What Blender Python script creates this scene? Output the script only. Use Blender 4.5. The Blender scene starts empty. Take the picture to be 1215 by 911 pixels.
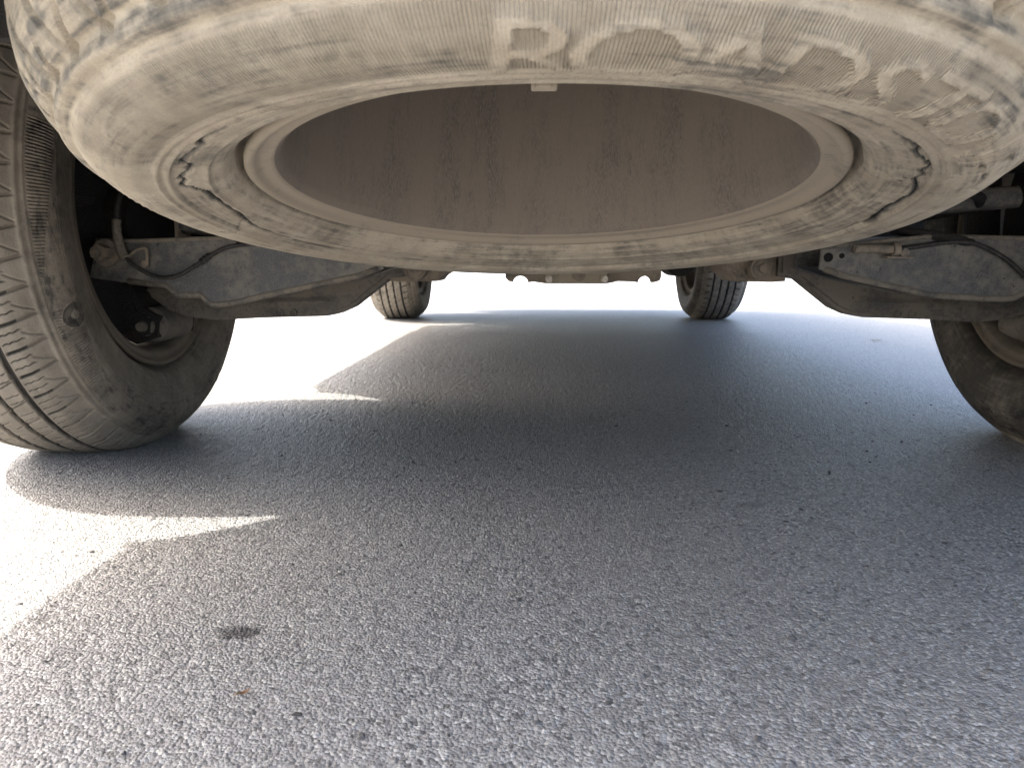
import bpy, bmesh, math
import numpy as np
from mathutils import Vector, Matrix

# ------------------------------------------------------------------ camera, world, sun, exposure
scene = bpy.context.scene
C = scene.collection
R = math.radians
SUN_EL, SUN_AZ = 51.0, 3.0

cam = bpy.data.cameras.new("camera"); camo = bpy.data.objects.new("camera", cam); C.objects.link(camo)
cam.sensor_width = 36.0
cam.lens = 36.0 * 890.0 / 1215.0
cam.clip_start = 0.01; cam.clip_end = 2000
camo.location = (-0.092, 0.0, 0.302)
camo.rotation_euler = (R(90 - 9.35), 0, R(1.9))
cam.dof.use_dof = True; cam.dof.focus_distance = 0.90; cam.dof.aperture_fstop = 20.0
scene.camera = camo

world = bpy.data.worlds.new("World"); scene.world = world; world.use_nodes = True
wt = world.node_tree; wt.nodes.clear()
sky = wt.nodes.new("ShaderNodeTexSky"); sky.sky_type = 'NISHITA'; sky.sun_disc = False
sky.sun_elevation = R(SUN_EL); sky.sun_rotation = R(-90 + SUN_AZ); sky.dust_density = 7.0; sky.ozone_density = 0.75
bg = wt.nodes.new("ShaderNodeBackground"); bg.inputs[1].default_value = 0.15
wo = wt.nodes.new("ShaderNodeOutputWorld")
wt.links.new(sky.outputs[0], bg.inputs[0]); wt.links.new(bg.outputs[0], wo.inputs[0])

sun = bpy.data.lights.new("sun", 'SUN'); suno = bpy.data.objects.new("sun", sun); C.objects.link(suno)
sun.energy = 2.0; sun.angle = R(0.5); sun.color = (1.0, 0.95, 0.86)
sd = Vector((-math.cos(R(SUN_EL)) * math.cos(R(SUN_AZ)), math.cos(R(SUN_EL)) * math.sin(R(SUN_AZ)), math.sin(R(SUN_EL))))      # towards the sun: from the car's left
suno.rotation_euler = sd.to_track_quat('Z', 'Y').to_euler(); suno.location = sd * 30

scene.view_settings.view_transform = 'Standard'; scene.view_settings.look = 'None'
scene.view_settings.gamma = 1.0; scene.view_settings.exposure = 2.62
scene.render.engine = 'CYCLES'
scene.cycles.max_bounces = 7; scene.cycles.diffuse_bounces = 6; scene.cycles.caustics_reflective = False; scene.cycles.caustics_refractive = False

# ------------------------------------------------------------------ helpers
rng = np.random.default_rng(7)

def tag(o, label=None, cat=None, group=None, kind=None):
    if label: o["label"] = label
    if cat: o["category"] = cat
    if group: o["group"] = group
    if kind: o["kind"] = kind
    return o

def empty(name, loc=(0, 0, 0), parent=None):
    o = bpy.data.objects.new(name, None); C.objects.link(o); o.location = loc
    if parent: o.parent = parent
    o.empty_display_size = 0.1
    return o

def link(name, me, mat=None, parent=None, smooth=None):
    o = bpy.data.objects.new(name, me); C.objects.link(o)
    if mat: me.materials.append(mat)
    if parent: o.parent = parent
    if smooth is not None:
        me.polygons.foreach_set("use_smooth", [smooth] * len(me.polygons))
    return o

def fast_mesh(name, verts, quads):
    me = bpy.data.meshes.new(name)
    nv, nq = len(verts), len(quads)
    me.vertices.add(nv); me.vertices.foreach_set("co", np.asarray(verts, np.float32).ravel())
    me.loops.add(nq * 4); me.loops.foreach_set("vertex_index", np.asarray(quads, np.int32).ravel())
    me.polygons.add(nq)
    me.polygons.foreach_set("loop_start", np.arange(0, nq * 4, 4, dtype=np.int32))
    me.polygons.foreach_set("loop_total", np.full(nq, 4, np.int32))
    me.polygons.foreach_set("use_smooth", np.ones(nq, bool))
    me.update(); me.validate()
    return me

XF = None                                                               # size correction shared by the suspension parts
class MB:
    """collects shapes; build() links them as one mesh object"""
    def __init__(s): s.bm = bmesh.new()
    def box(s, lo, hi, bev=0.0):
        lo, hi = Vector(lo), Vector(hi)
        r = bmesh.ops.create_cube(s.bm, size=1.0, matrix=Matrix.Translation((lo + hi) / 2) @ Matrix.Diagonal((*(hi - lo), 1)))
        if bev:
            es = {e for v in r['verts'] for e in v.link_edges}
            bmesh.ops.bevel(s.bm, geom=list(es), offset=bev, segments=2, affect='EDGES', profile=0.5)
        return s
    def cyl(s, a, b, r, r2=None, n=24):
        a, b = Vector(a), Vector(b); d = b - a
        M = Matrix.Translation((a + b) / 2) @ d.to_track_quat('Z', 'Y').to_matrix().to_4x4()
        bmesh.ops.create_cone(s.bm, cap_ends=True, segments=n, radius1=r, radius2=r if r2 is None else r2, depth=d.length, matrix=M)
        return s
    def tube(s, pts, r, n=10, sub=6):
        P = [Vector(p) for p in pts]
        if len(P) > 2 and sub > 1:                                   # Catmull-Rom
            Q = []; ext = [P[0] * 2 - P[1]] + P + [P[-1] * 2 - P[-2]]
            for i in range(1, len(ext) - 2):
                p0, p1, p2, p3 = ext[i - 1:i + 3]
                for k in range(sub):
                    t = k / sub
                    Q.append(0.5 * ((2 * p1) + (p2 - p0) * t + (2 * p0 - 5 * p1 + 4 * p2 - p3) * t * t + (3 * p1 - p0 - 3 * p2 + p3) * t ** 3))
            Q.append(P[-1]); P = Q
        rings = []; up = Vector((0.13, 0.21, 1)).normalized()
        for i, p in enumerate(P):
            t = (P[min(i + 1, len(P) - 1)] - P[max(i - 1, 0)]).normalized()
            a = t.cross(up)
            if a.length < 1e-3: a = t.cross(Vector((1, 0, 0)))
            a.normalize(); b = t.cross(a)
            rr = r[i * (len(r) - 1) // max(1, len(P) - 1)] if isinstance(r, (list, tuple)) else r
            rings.append([s.bm.verts.new(p + (a * math.cos(2 * math.pi * k / n) + b * math.sin(2 * math.pi * k / n)) * rr) for k in range(n)])
        for i in range(len(rings) - 1):
            for k in range(n):
                s.bm.faces.new((rings[i][k], rings[i][(k + 1) % n], rings[i + 1][(k + 1) % n], rings[i + 1][k]))
        s.bm.faces.new(rings[0][::-1]); s.bm.faces.new(rings[-1])
        return s
    def prism_xz(s, pts, y0, y1, bev=0.0):
        """polygon in the x-z plane, extruded from y0 to y1"""
        A = [s.bm.verts.new((x, y0, z)) for x, z in pts]; B = [s.bm.verts.new((x, y1, z)) for x, z in pts]
        n = len(pts); fs = [s.bm.faces.new(A), s.bm.faces.new(B[::-1])]
        for i in range(n): fs.append(s.bm.faces.new((A[i], B[i], B[(i + 1) % n], A[(i + 1) % n])))
        bmesh.ops.recalc_face_normals(s.bm, faces=fs)
        if bev:
            es = list({e for f in fs[:2] for e in f.edges})
            bmesh.ops.bevel(s.bm, geom=es, offset=bev, segments=2, affect='EDGES')
        return s
    def lathe(s, prof, n=48, M=None, closed=False):
        """prof = [(r, axial)] about local Z"""
        M = M or Matrix()
        rings = [[s.bm.verts.new(M @ Vector((r * math.cos(2 * math.pi * k / n), r * math.sin(2 * math.pi * k / n), u))) for k in range(n)] for r, u in prof]
        m = len(rings)
        for i in range(m if closed else m - 1):
            a, b = rings[i], rings[(i + 1) % m]
            for k in range(n): s.bm.faces.new((a[k], a[(k + 1) % n], b[(k + 1) % n], b[k]))
        return s
    def build(s, name, mat, parent=None, smooth=False, angle=None):
        if XF is not None: bmesh.ops.transform(s.bm, matrix=XF, verts=s.bm.verts[:])
        bmesh.ops.recalc_face_normals(s.bm, faces=s.bm.faces[:])
        me = bpy.data.meshes.new(name); s.bm.to_mesh(me); s.bm.free()
        o = link(name, me, mat, parent, smooth)
        if smooth and angle:
            try: me.set_sharp_from_angle(angle=R(angle))
            except Exception: pass
        return o

# ------------------------------------------------------------------ materials
class NT:
    def __init__(s, name):
        s.m = bpy.data.materials.new(name); s.m.use_nodes = True
        s.t = s.m.node_tree; s.b = s.t.nodes["Principled BSDF"]
    def n(s, typ, **kw):
        x = s.t.nodes.new("ShaderNode" + typ)
        for k, v in kw.items():
            if k.startswith("i_"):
                key = k[2:]; key = int(key) if key.isdigit() else key
                s.set(x.inputs[key], v)
            else: setattr(x, k, v)
        return x
    def set(s, sock, v):
        if hasattr(v, "is_output") or isinstance(v, bpy.types.NodeSocket): s.t.links.new(v, sock)
        elif hasattr(v, "outputs"): s.t.links.new(v.outputs[0], sock)
        else: sock.default_value = v
    def math(s, op, a, b=0.0, c=None, clamp=False):
        x = s.n("Math", operation=op); x.use_clamp = clamp
        s.set(x.inputs[0], a); s.set(x.inputs[1], b)
        if c is not None: s.set(x.inputs[2], c)
        return x.outputs[0]
    def noise(s, vec, scale, detail=4.0, rough=0.55):
        x = s.n("TexNoise"); s.set(x.inputs["Vector"], vec)
        x.inputs["Scale"].default_value = scale; x.inputs["Detail"].default_value = detail; x.inputs["Roughness"].default_value = rough
        return x.outputs[0]
    def ramp(s, v, lo, hi, a=0.0, b=1.0):
        x = s.n("MapRange"); s.set(x.inputs[0], v)
        for i, q in zip((1, 2, 3, 4), (lo, hi, a, b)): x.inputs[i].default_value = q
        x.clamp = True; x.interpolation_type = 'SMOOTHSTEP'
        return x.outputs[0]
    def mix(s, f, a, b):
        x = s.n("Mix", data_type='RGBA'); s.set(x.inputs[0], f)
        for sock, v in ((x.inputs[6], a), (x.inputs[7], b)):
            if isinstance(v, tuple): sock.default_value = (*v, 1.0)
            else: s.set(sock, v)
        return x.outputs[2]
    def obj(s): return s.n("TexCoord").outputs["Object"]
    def geo(s): return s.n("NewGeometry").outputs["Position"]
    def uv(s): return s.n("TexCoord").outputs["UV"]
    def attr(s, name): return s.n("Attribute", attribute_name=name).outputs["Fac"]
    def bump(s, h, strength, dist):
        x = s.n("Bump"); x.inputs["Strength"].default_value = strength; x.inputs["Distance"].default_value = dist
        s.set(x.inputs["Height"], h); s.t.links.new(x.outputs[0], s.b.inputs["Normal"])
    def out(s, col=None, rough=0.6, metal=0.0, spec=0.5):
        if col is not None:
            if isinstance(col, tuple): s.b.inputs["Base Color"].default_value = (*col, 1)
            else: s.set(s.b.inputs["Base Color"], col)
        s.set(s.b.inputs["Roughness"], rough); s.set(s.b.inputs["Metallic"], metal)
        s.b.inputs["Specular IOR Level"].default_value = spec
        return s.m

def mat_tyre(name, dust_a, dust_b, rubber, lo, hi, streak=0.5, serr=1100.0, rough=0.9, thick=None):
    """rubber under a coat of dust; 'dust' vertex attribute = how much has settled, 'hatch' = moulded serrations"""
    t = NT(name); P = t.obj(); uv = t.uv()
    big = t.noise(P, 11.0, 5.0, 0.6); fine = t.noise(P, 90.0, 6.0, 0.68); grain = t.noise(P, 700.0, 3.0, 0.6)
    mp = t.n("Mapping"); t.set(mp.inputs["Vector"], uv); mp.inputs["Scale"].default_value = (26.0, 260.0, 1.0)
    st = t.noise(mp.outputs[0], 1.0, 4.0, 0.6)
    v = t.math('MULTIPLY_ADD', t.math('SUBTRACT', big, 0.5), 0.8, 0.5)
    v = t.math('MULTIPLY_ADD', t.math('SUBTRACT', fine, 0.5), 0.6, v)
    v = t.math('MULTIPLY_ADD', t.math('SUBTRACT', st, 0.5), streak, v)
    d = t.attr("dust")
    v = t.math('ADD', v, t.math('MULTIPLY', t.math('SUBTRACT', d, 0.5), 0.9))
    f = t.ramp(v, lo, hi)
    f = t.math('MULTIPLY', f, t.ramp(d, 0.0, 0.25))
    dust = t.mix(t.ramp(t.noise(P, 26.0, 5.0, 0.6), 0.35, 0.68), dust_a, dust_b)
    dust = t.mix(t.math('MULTIPLY', t.ramp(grain, 0.45, 0.75), 0.35), dust, tuple(c * 0.62 for c in dust_a))
    dust = t.mix(t.ramp(d, 0.70, 0.86), dust, thick) if thick else dust
    col = t.mix(f, rubber, dust)
    col = t.mix(t.ramp(d, 0.05, 0.30), (0.016, 0.015, 0.014), col)             # split rubber is bare
    sep = t.n("SeparateXYZ"); t.set(sep.inputs[0], uv)
    se = t.math('MULTIPLY', t.math('SINE', t.math('MULTIPLY', sep.outputs[0], serr * 2 * math.pi)), t.attr("hatch"))
    h = t.math('ADD', t.math('MULTIPLY', se, 0.9), t.math('ADD', t.math('MULTIPLY', fine, 1.1), t.math('MULTIPLY', grain, 0.6)))
    t.bump(h, 0.8, 0.0012)
    return t.out(col, t.math('ADD', t.math('MULTIPLY', f, 0.25), rough - 0.28), 0.0, 0.35)

def mat_metal(name, base, dust, amount, rough=0.5, metal=0.3, scale=18.0, up=True, chip=0.66, stretch=None):
    """painted steel under road dust: dust gathers in patches, thicker on ledges facing up"""
    t = NT(name); P = t.obj()
    if stretch:
        mp = t.n("Mapping"); t.set(mp.inputs["Vector"], P); mp.inputs["Scale"].default_value = stretch; P = mp.outputs[0]
    a = t.noise(P, scale, 5.0, 0.62); b = t.noise(P, scale * 7, 4.0, 0.6); c = t.noise(P, scale * 45, 2.0, 0.5)
    v = t.math('ADD', t.math('MULTIPLY', a, 0.65), t.math('MULTIPLY', b, 0.35))
    f = t.ramp(v, 0.62 - amount * 0.45, 0.78 - amount * 0.35)
    if up:
        g = t.n("NewGeometry"); sp = t.n("SeparateXYZ"); t.t.links.new(g.outputs["Normal"], sp.inputs[0])
        f = t.math('MAXIMUM', f, t.ramp(sp.outputs[2], 0.25, 0.8, 0.0, 0.85))
    base2 = t.mix(t.ramp(c, 0.4, 0.7), base, tuple(min(1, x * 1.7 + .01) for x in base))
    col = t.mix(t.math('MULTIPLY', f, 0.85), base2, dust)
    chips = t.ramp(t.noise(P, scale * 11, 3.0, 0.7), chip, chip + 0.05)
    col = t.mix(t.math('MULTIPLY', chips, 0.8), col, (0.012, 0.011, 0.010))
    t.bump(t.math('ADD', t.math('MULTIPLY', b, 0.7), t.math('MULTIPLY', c, 0.5)), 0.5, 0.0012)
    return t.out(col, t.math('ADD', t.math('MULTIPLY', f, 0.35), rough), t.math('MULTIPLY', t.math('SUBTRACT', 1.0, f), metal), 0.4)

def mat_plain(name, col, rough=0.6, metal=0.0, var=0.25, scale=30.0, bump=0.0):
    t = NT(name); a = t.noise(t.obj(), scale, 5.0, 0.6)
    c = t.mix(t.ramp(a, 0.3, 0.7), tuple(x * (1 - var) for x in col), tuple(min(1, x * (1 + var)) for x in col))
    if bump: t.bump(a, 0.5, bump)
    return t.out(c, rough, metal)

def mat_asphalt():
    t = NT("asphalt"); P = t.geo()
    vo = t.n("TexVoronoi"); t.set(vo.inputs["Vector"], P); vo.inputs["Scale"].default_value = 400.0
    vd = t.n("TexVoronoi"); t.set(vd.inputs["Vector"], P); vd.inputs["Scale"].default_value = 240.0
    sp = t.n("SeparateColor"); t.t.links.new(vo.outputs["Color"], sp.inputs[0])
    sq = t.n("SeparateColor"); t.t.links.new(vd.outputs["Color"], sq.inputs[0])
    grit = t.noise(P, 1300.0, 3.0, 0.6); mid = t.noise(P, 26.0, 5.0, 0.6); big = t.noise(P, 2.2, 5.0, 0.6)
    col = t.mix(sp.outputs[0], (0.12, 0.119, 0.117), (0.34, 0.337, 0.33))
    col = t.mix(t.ramp(sp.outputs[1], 0.82, 0.88), col, (0.46, 0.455, 0.44))      # pale chips
    col = t.mix(t.ramp(sq.outputs[2], 0.93, 0.955), col, (0.07, 0.069, 0.069))    # dark chips
    col = t.mix(t.math('MULTIPLY', t.ramp(grit, 0.35, 0.7), 0.35), col, (0.25, 0.247, 0.24))
    col = t.mix(t.math('MULTIPLY', t.ramp(mid, 0.42, 0.7), 0.30), col, (0.26, 0.25, 0.235))
    col = t.mix(t.math('MULTIPLY', t.ramp(big, 0.40, 0.66), 0.28), col, (0.25, 0.24, 0.222))
    # an old oily mark and two faint ones, each with a ragged outline of its own
    for (x, y, rx, ry, k) in ((-0.3349, 0.565, 0.021, 0.013, 0.95), (0.1773, 0.9082, 0.02, 0.014, 0.35), (-0.356, 1.5734, 0.010, 0.011, 0.8), (-0.3824, 1.4995, 0.008, 0.009, 0.6), (0.4941, 0.7814, 0.02, 0.012, 0.3)):
        mp = t.n("Mapping"); mp.vector_type = 'POINT'; t.set(mp.inputs["Vector"], P)
        mp.inputs["Location"].default_value = (-x / rx, -y / ry, 0); mp.inputs["Scale"].default_value = (1 / rx, 1 / ry, 0)
        ln = t.n("VectorMath", operation='LENGTH'); t.set(ln.inputs[0], mp.outputs[0])
        dd = t.math('ADD', ln.outputs["Value"], t.math('MULTIPLY', t.math('SUBTRACT', t.noise(P, 120.0, 4.0, 0.65), 0.5), 1.9))
        col = t.mix(t.math('MULTIPLY', t.ramp(dd, 1.15, 0.55), k), col, (0.045, 0.044, 0.046))
    hh = t.math('ADD', t.math('MULTIPLY', vo.outputs["Distance"], -1.3), t.math('MULTIPLY', grit, 0.6))
    t.bump(hh, 0.8, 0.0016)
    return t.out(col, t.math('ADD', t.math('MULTIPLY', grit, 0.3), 0.28), 0.0, 0.5)

M = {}
M['asphalt'] = mat_asphalt()
M['spare_tyre'] = mat_tyre("dusty_spare_rubber", (0.36, 0.315, 0.245), (0.47, 0.418, 0.333), (0.115, 0.109, 0.095), 0.30, 0.70, 0.7)
M['road_tyre'] = mat_tyre("dusty_road_rubber", (0.185, 0.163, 0.132), (0.25, 0.222, 0.182), (0.045, 0.042, 0.037), 0.20, 0.70, 0.4, 500.0, thick=(0.255, 0.233, 0.20))
M['spare_rim'] = mat_metal("dusty_steel_rim", (0.13, 0.12, 0.105), (0.36, 0.31, 0.24), 0.85, 0.6, 0.1, 22.0, False, 0.74)
M['barrel'] = mat_metal("brown_primed_barrel", (0.12, 0.106, 0.09), (0.215, 0.184, 0.15), 0.62, 0.62, 0.05, 14.0, False, 0.72, (1.5, 1.5, 0.35))
M['road_rim'] = mat_metal("dusty_road_rim", (0.08, 0.073, 0.062), (0.17, 0.142, 0.108), 0.6, 0.5, 0.25, 20.0, False)
M['arm'] = mat_metal("dusty_grey_arm", (0.062, 0.063, 0.064), (0.21, 0.195, 0.168), 0.42, 0.5, 0.0, 13.0)
M['arm_edge'] = mat_metal("dusty_lit_edge", (0.06, 0.058, 0.054), (0.23, 0.20, 0.16), 0.6, 0.6, 0.1, 30.0)  # dusty lip, with ground light on the curved edge put into its tone
M['link'] = mat_metal("brown_dusty_link", (0.065, 0.062, 0.057), (0.205, 0.182, 0.15), 0.58, 0.55, 0.15, 18.0)
M['frame'] = mat_metal("dusty_subframe", (0.06, 0.057, 0.052), (0.30, 0.25, 0.19), 0.75, 0.6, 0.1, 22.0)
M['bolt'] = mat_metal("dusty_bolt", (0.11, 0.10, 0.085), (0.28, 0.235, 0.18), 0.6, 0.5, 0.4, 90.0)
M['pale'] = mat_metal("pale_dusty_plate", (0.16, 0.14, 0.11), (0.42, 0.36, 0.27), 0.8, 0.6, 0.1, 40.0)
M['bright_bolt'] = mat_plain("zinc_bolt", (0.55, 0.50, 0.42), 0.4, 0.2, 0.25, 150.0)
M['dark'] = mat_metal("black_underbody", (0.012, 0.0115, 0.011), (0.036, 0.031, 0.025), 0.3, 0.85, 0.0, 9.0)
M['cable'] = mat_plain("black_cable", (0.028, 0.026, 0.024), 0.65, 0, 0.5, 200.0)
M['void'] = mat_plain("black_hole", (0.004, 0.004, 0.004), 0.95, 0, 0.2, 60.0)
M['hose'] = mat_plain("dusty_hose", (0.17, 0.15, 0.12), 0.7, 0, 0.35, 160.0)
M['brake'] = mat_plain("rusty_brake_steel", (0.045, 0.036, 0.029), 0.7, 0.3, 0.4, 60.0, 0.0005)
M['paint'] = mat_plain("silver_car_paint", (0.42, 0.42, 0.42), 0.35, 0.2, 0.03, 5.0)
M['plastic'] = mat_plain("black_bumper_plastic", (0.035, 0.035, 0.036), 0.55, 0, 0.15, 60.0, 0.0003)
M['glass'] = mat_plain("dark_car_glass", (0.02, 0.024, 0.026), 0.06, 0, 0.02, 5.0)
M['lamp'] = mat_plain("red_lamp_lens", (0.35, 0.015, 0.012), 0.15, 0, 0.1, 5.0)
M['leaf'] = mat_plain("dry_leaf", (0.30, 0.17, 0.075), 0.8, 0, 0.35, 90.0)
M['grit'] = mat_plain("dark_grit", (0.075, 0.072, 0.07), 0.8, 0, 0.5, 25.0)

# ------------------------------------------------------------------ ground
GX, GY = 400.0, 400.0
g = MB()
vs = [g.bm.verts.new(p) for p in ((-GX, -GY, -0.004), (GX, -GY, -0.004), (GX, GY, -0.004), (-GX, GY, -0.004))]; g.bm.faces.new(vs)
tag(g.build("ground", M['asphalt']), kind='structure')

def pebbled(X, Y, cell, seed):
    """height of a surface of packed rounded stones: nearest jittered cell centre, each stone set at its own height"""
    ix, iy = np.floor(X / cell).astype(np.int64), np.floor(Y / cell).astype(np.int64)
    def h(i, j, k):
        q = (i * 374761393 + j * 668265263 + k * 974634541 + seed * 69069) & 0x7fffffff
        q = ((q ^ (q >> 13)) * 1274126177) & 0x7fffffff
        return ((q ^ (q >> 16)) & 0xffff) / 65535.0
    best = np.full(X.shape, 9.0); top = np.zeros(X.shape)
    for dx in (-1, 0, 1):
        for dy in (-1, 0, 1):
            i, j = ix + dx, iy + dy
            d = np.hypot(X / cell - (i + h(i, j, 1)), Y / cell - (j + h(i, j, 2)))
            w = d < best; best = np.where(w, d, best); top = np.where(w, h(i, j, 3), top)
    return top, best

def near_asphalt():
    xs = np.arange(-1.05, 1.25, 0.0022)
    ys = [0.30]
    while ys[-1] < 3.2: ys.append(ys[-1] + max(0.0016, 0.0040 * ys[-1]))
    X, Y = np.meshgrid(xs, np.array(ys))
    t1, d1 = pebbled(X, Y, 0.0045, 3); t2, d2 = pebbled(X, Y, 0.013, 11)
    Z = (t1 - 0.5) * 0.0010 - np.minimum(d1, 1.0) ** 2 * 0.0009 - np.where(t2 > 0.965, np.clip(1 - d2 * 2.2, 0, 1) * 0.0016, 0)
    Z += 0.0006 * np.sin(X * 9 + 1) * np.sin(Y * 7)
    ny, nx = X.shape
    idx = np.arange(nx * ny).reshape(ny, nx)
    q = np.stack([idx[:-1, :-1], idx[:-1, 1:], idx[1:, 1:], idx[1:, :-1]], -1).reshape(-1, 4)
    me = fast_mesh("road_surface", np.stack([X, Y, Z + 0.001], -1).reshape(-1, 3), q)
    return tag(link("road_surface", me, M['asphalt']), kind='structure')
near_asphalt()

# ------------------------------------------------------------------ tyres and rims (local Z = axle; +Z side is the one seen from under the car)
PROF = [(0.224, 0.0860), (0.2345, 0.0880), (0.2375, 0.0935), (0.2405, 0.1030), (0.247, 0.1110), (0.256, 0.1148), (0.268, 0.1183), (0.280, 0.1212), (0.292, 0.1246),
        (0.305, 0.1262), (0.318, 0.1230), (0.330, 0.1160), (0.339, 0.1075), (0.3465, 0.0975), (0.3560, 0.0890), (0.3645, 0.0760), (0.3695, 0.0540), (0.3715, 0.027), (0.372, 0.0)]

def profile(step_vis, step_tread, step_back):
    """finely resampled tyre section, bead to bead, from the seen side round to the other"""
    a = np.array(PROF); b = a[-2::-1] * [1, -1]
    P = np.vstack([a, b])
    s = np.concatenate([[0], np.cumsum(np.hypot(*np.diff(P, axis=0).T))])
    # smooth by dense Catmull-style resample + moving average
    sd = np.linspace(0, s[-1], 1500); r = np.interp(sd, s, P[:, 0]); w = np.interp(sd, s, P[:, 1])
    k = np.ones(21) / 21; pad = lambda v: np.convolve(np.concatenate([np.full(10, v[0]), v, np.full(10, v[-1])]), k, 'valid')
    r, w = pad(r), pad(w)
    half = s[-1] / 2; s1 = float(np.interp(-0.0955, -w[:750], sd[:750]))
    samp = np.concatenate([np.arange(0, s1, step_vis), np.arange(s1, half + 0.02, step_tread), np.arange(half + 0.02, 2 * half - s1, step_back[0]), np.arange(2 * half - s1, s[-1], step_back[1]), [s[-1]]])
    rr, ww = np.interp(samp, sd, r), np.interp(samp, sd, w)
    dr, dw = np.gradient(rr, samp), np.gradient(ww, samp)
    n = np.hypot(dr, dw); return samp, rr, ww, -dw / n, dr / n        # outward normal (nr, nw)

def bumpf(x, c, w): return np.exp(-((x - c) / w) ** 2)
def box1(x, lo, hi, e): return np.clip((x - lo) / e, 0, 1) * np.clip((hi - x) / e, 0, 1)

def letter_mask(ch, TH, RR, th_c, r0, size, shear=0.18):
    """1 where a grid point lies inside the moulded letter"""
    cu = bpy.data.curves.new("letter", 'FONT'); cu.body = ch; cu.size = 1.0; cu.align_x = 'CENTER'; cu.resolution_u = 3
    o = bpy.data.objects.new("letter", cu); C.objects.link(o)
    dg = bpy.context.evaluated_depsgraph_get(); me = o.evaluated_get(dg).to_mesh(); me.calc_loop_triangles()
    V = np.array([v.co[:2] for v in me.vertices]); T = [tuple(t.vertices) for t in me.loop_triangles]
    bpy.data.objects.remove(o); bpy.data.curves.remove(cu)
    V[:, 0] *= 1.55; V[:, 0] += V[:, 1] * shear
    X = (np.radians(th_c) - TH) * 0.30 / size; Yv = (RR - r0) / size     # reads left to right as theta falls
    out = np.zeros(TH.shape, bool)
    sel = np.abs(X) < 1.3; xs, ys = X[sel], Yv[sel]; m = np.zeros(xs.shape, bool)
    for a, b, c in T:
        A, B, Cc = V[a], V[b], V[c]
        e = lambda p, q: (q[0] - p[0]) * (ys - p[1]) - (q[1] - p[1]) * (xs - p[0])
        e1, e2, e3 = e(A, B), e(B, Cc), e(Cc, A)
        m |= ((e1 >= 0) & (e2 >= 0) & (e3 >= 0)) | ((e1 <= 0) & (e2 <= 0) & (e3 <= 0))
    out[sel] = m; return out.astype(float)

def seg_dist(TH, RR, pts, width):
    """min of (distance to a jagged line) / (local half width), in metres on the sidewall"""
    best = np.full(TH.shape, 99.0)
    for (a0, r0, w0), (a1, r1, w1) in zip(pts[:-1], pts[1:]):
        da = (TH - np.radians(a0) + np.pi) % (2 * np.pi) - np.pi; d1 = (math.radians(a1 - a0) + math.pi) % (2 * math.pi) - math.pi
        lo, hi = min(0, d1) - 0.03, max(0, d1) + 0.03
        sel = (da > lo) & (da < hi) & (np.abs(RR - (r0 + r1) / 2) < 0.02)
        x, y = da[sel] * 0.275, RR[sel] - r0; bx, by = d1 * 0.275, r1 - r0
        t = np.clip((x * bx + y * by) / (bx * bx + by * by + 1e-12), 0, 1)
        d = np.hypot(x - t * bx, y - t * by) / (w0 + (w1 - w0) * t)
        best[sel] = np.minimum(best[sel], d)
    return best

def jagged(pts, n, amp, seed):
    """break a coarse crack path into a jagged one"""
    rg = np.random.default_rng(seed); out = []
    for (a0, r0, w0), (a1, r1, w1) in zip(pts[:-1], pts[1:]):
        for k in range(n):
            t = k / n; j = amp * rg.normal() if k else 0
            out.append((a0 + (a1 - a0) * t + rg.normal() * 0.15, r0 + (r1 - r0) * t + j, (w0 + (w1 - w0) * t) * rg.uniform(0.6, 1.3)))
    return out + [pts[-1]]

CR_L = [(112, .2695, .0004), (120.3, .2705, .0005), (123.9, .2735, .0006), (127.2, .2755, .0011), (131.7, .2741, .0014), (135, .2762, .0011), (138.7, .274, .0017), (140.2, .2705, .0013), (143.3, .2716, .0014), (146.6, .2746, .0013), (149.6, .2751, .0019),
        (149.7, .269, .0013), (153.4, .2686, .0019), (157.2, .2758, .0013), (158.5, .2717, .0015), (161.7, .276, .0014), (163.3, .270, .0013), (167.4, .2625, .0012), (174.2, .261, .0011), (178.5, .2605, .0012), (184.2, .262, .0011), (191, .268, .0009), (200, .271, .0007), (209, .2725, .0005), (222, .2735, .0004), (240, .2745, .0003)]
CR_R = [(70, .2695, .0004), (64.2, .270, .0005), (60.2, .2708, .0006), (56.6, .2716, .0007), (52.5, .2723, .0008), (47.7, .2735, .0009), (43.9, .2743, .0010), (40.8, .2758, .0010), (36.9, .2778, .0011), (35.3, .2742, .0010), (31.4, .2759, .0010), (27.9, .2807, .0011), (25.6, .2742, .0010), (23.1, .2764, .0010), (20.3, .2714, .0009),
        (15.8, .2764, .0011), (11.4, .2778, .0013), (7.9, .2750, .0014), (3, .2741, .0016), (-3, .2775, .0020), (-7, .2795, .0013), (-8.5, .2755, .0007), (-13, .279, .0004)]
CR_S = [[(12, .2700, .0003), (16, .2640, .0003), (21, .2670, .0003)], [(186, .2625, .0004), (190, .279, .0004), (192.5, .2885, .0005), (189, .301, .0006)], [(14, .318, .0004), (18, .309, .0005), (22, .312, .0005), (31, .306, .0003)], [(-6, .2995, .0005), (2, .300, .0008), (8, .3015, .0004)]]

def tyre_grid(thetas, prof):
    s, r, w, nr, nw = prof
    TH, S = np.meshgrid(thetas, s, indexing='ij'); return TH, np.broadcast_to(r, TH.shape), np.broadcast_to(w, TH.shape), S

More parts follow.
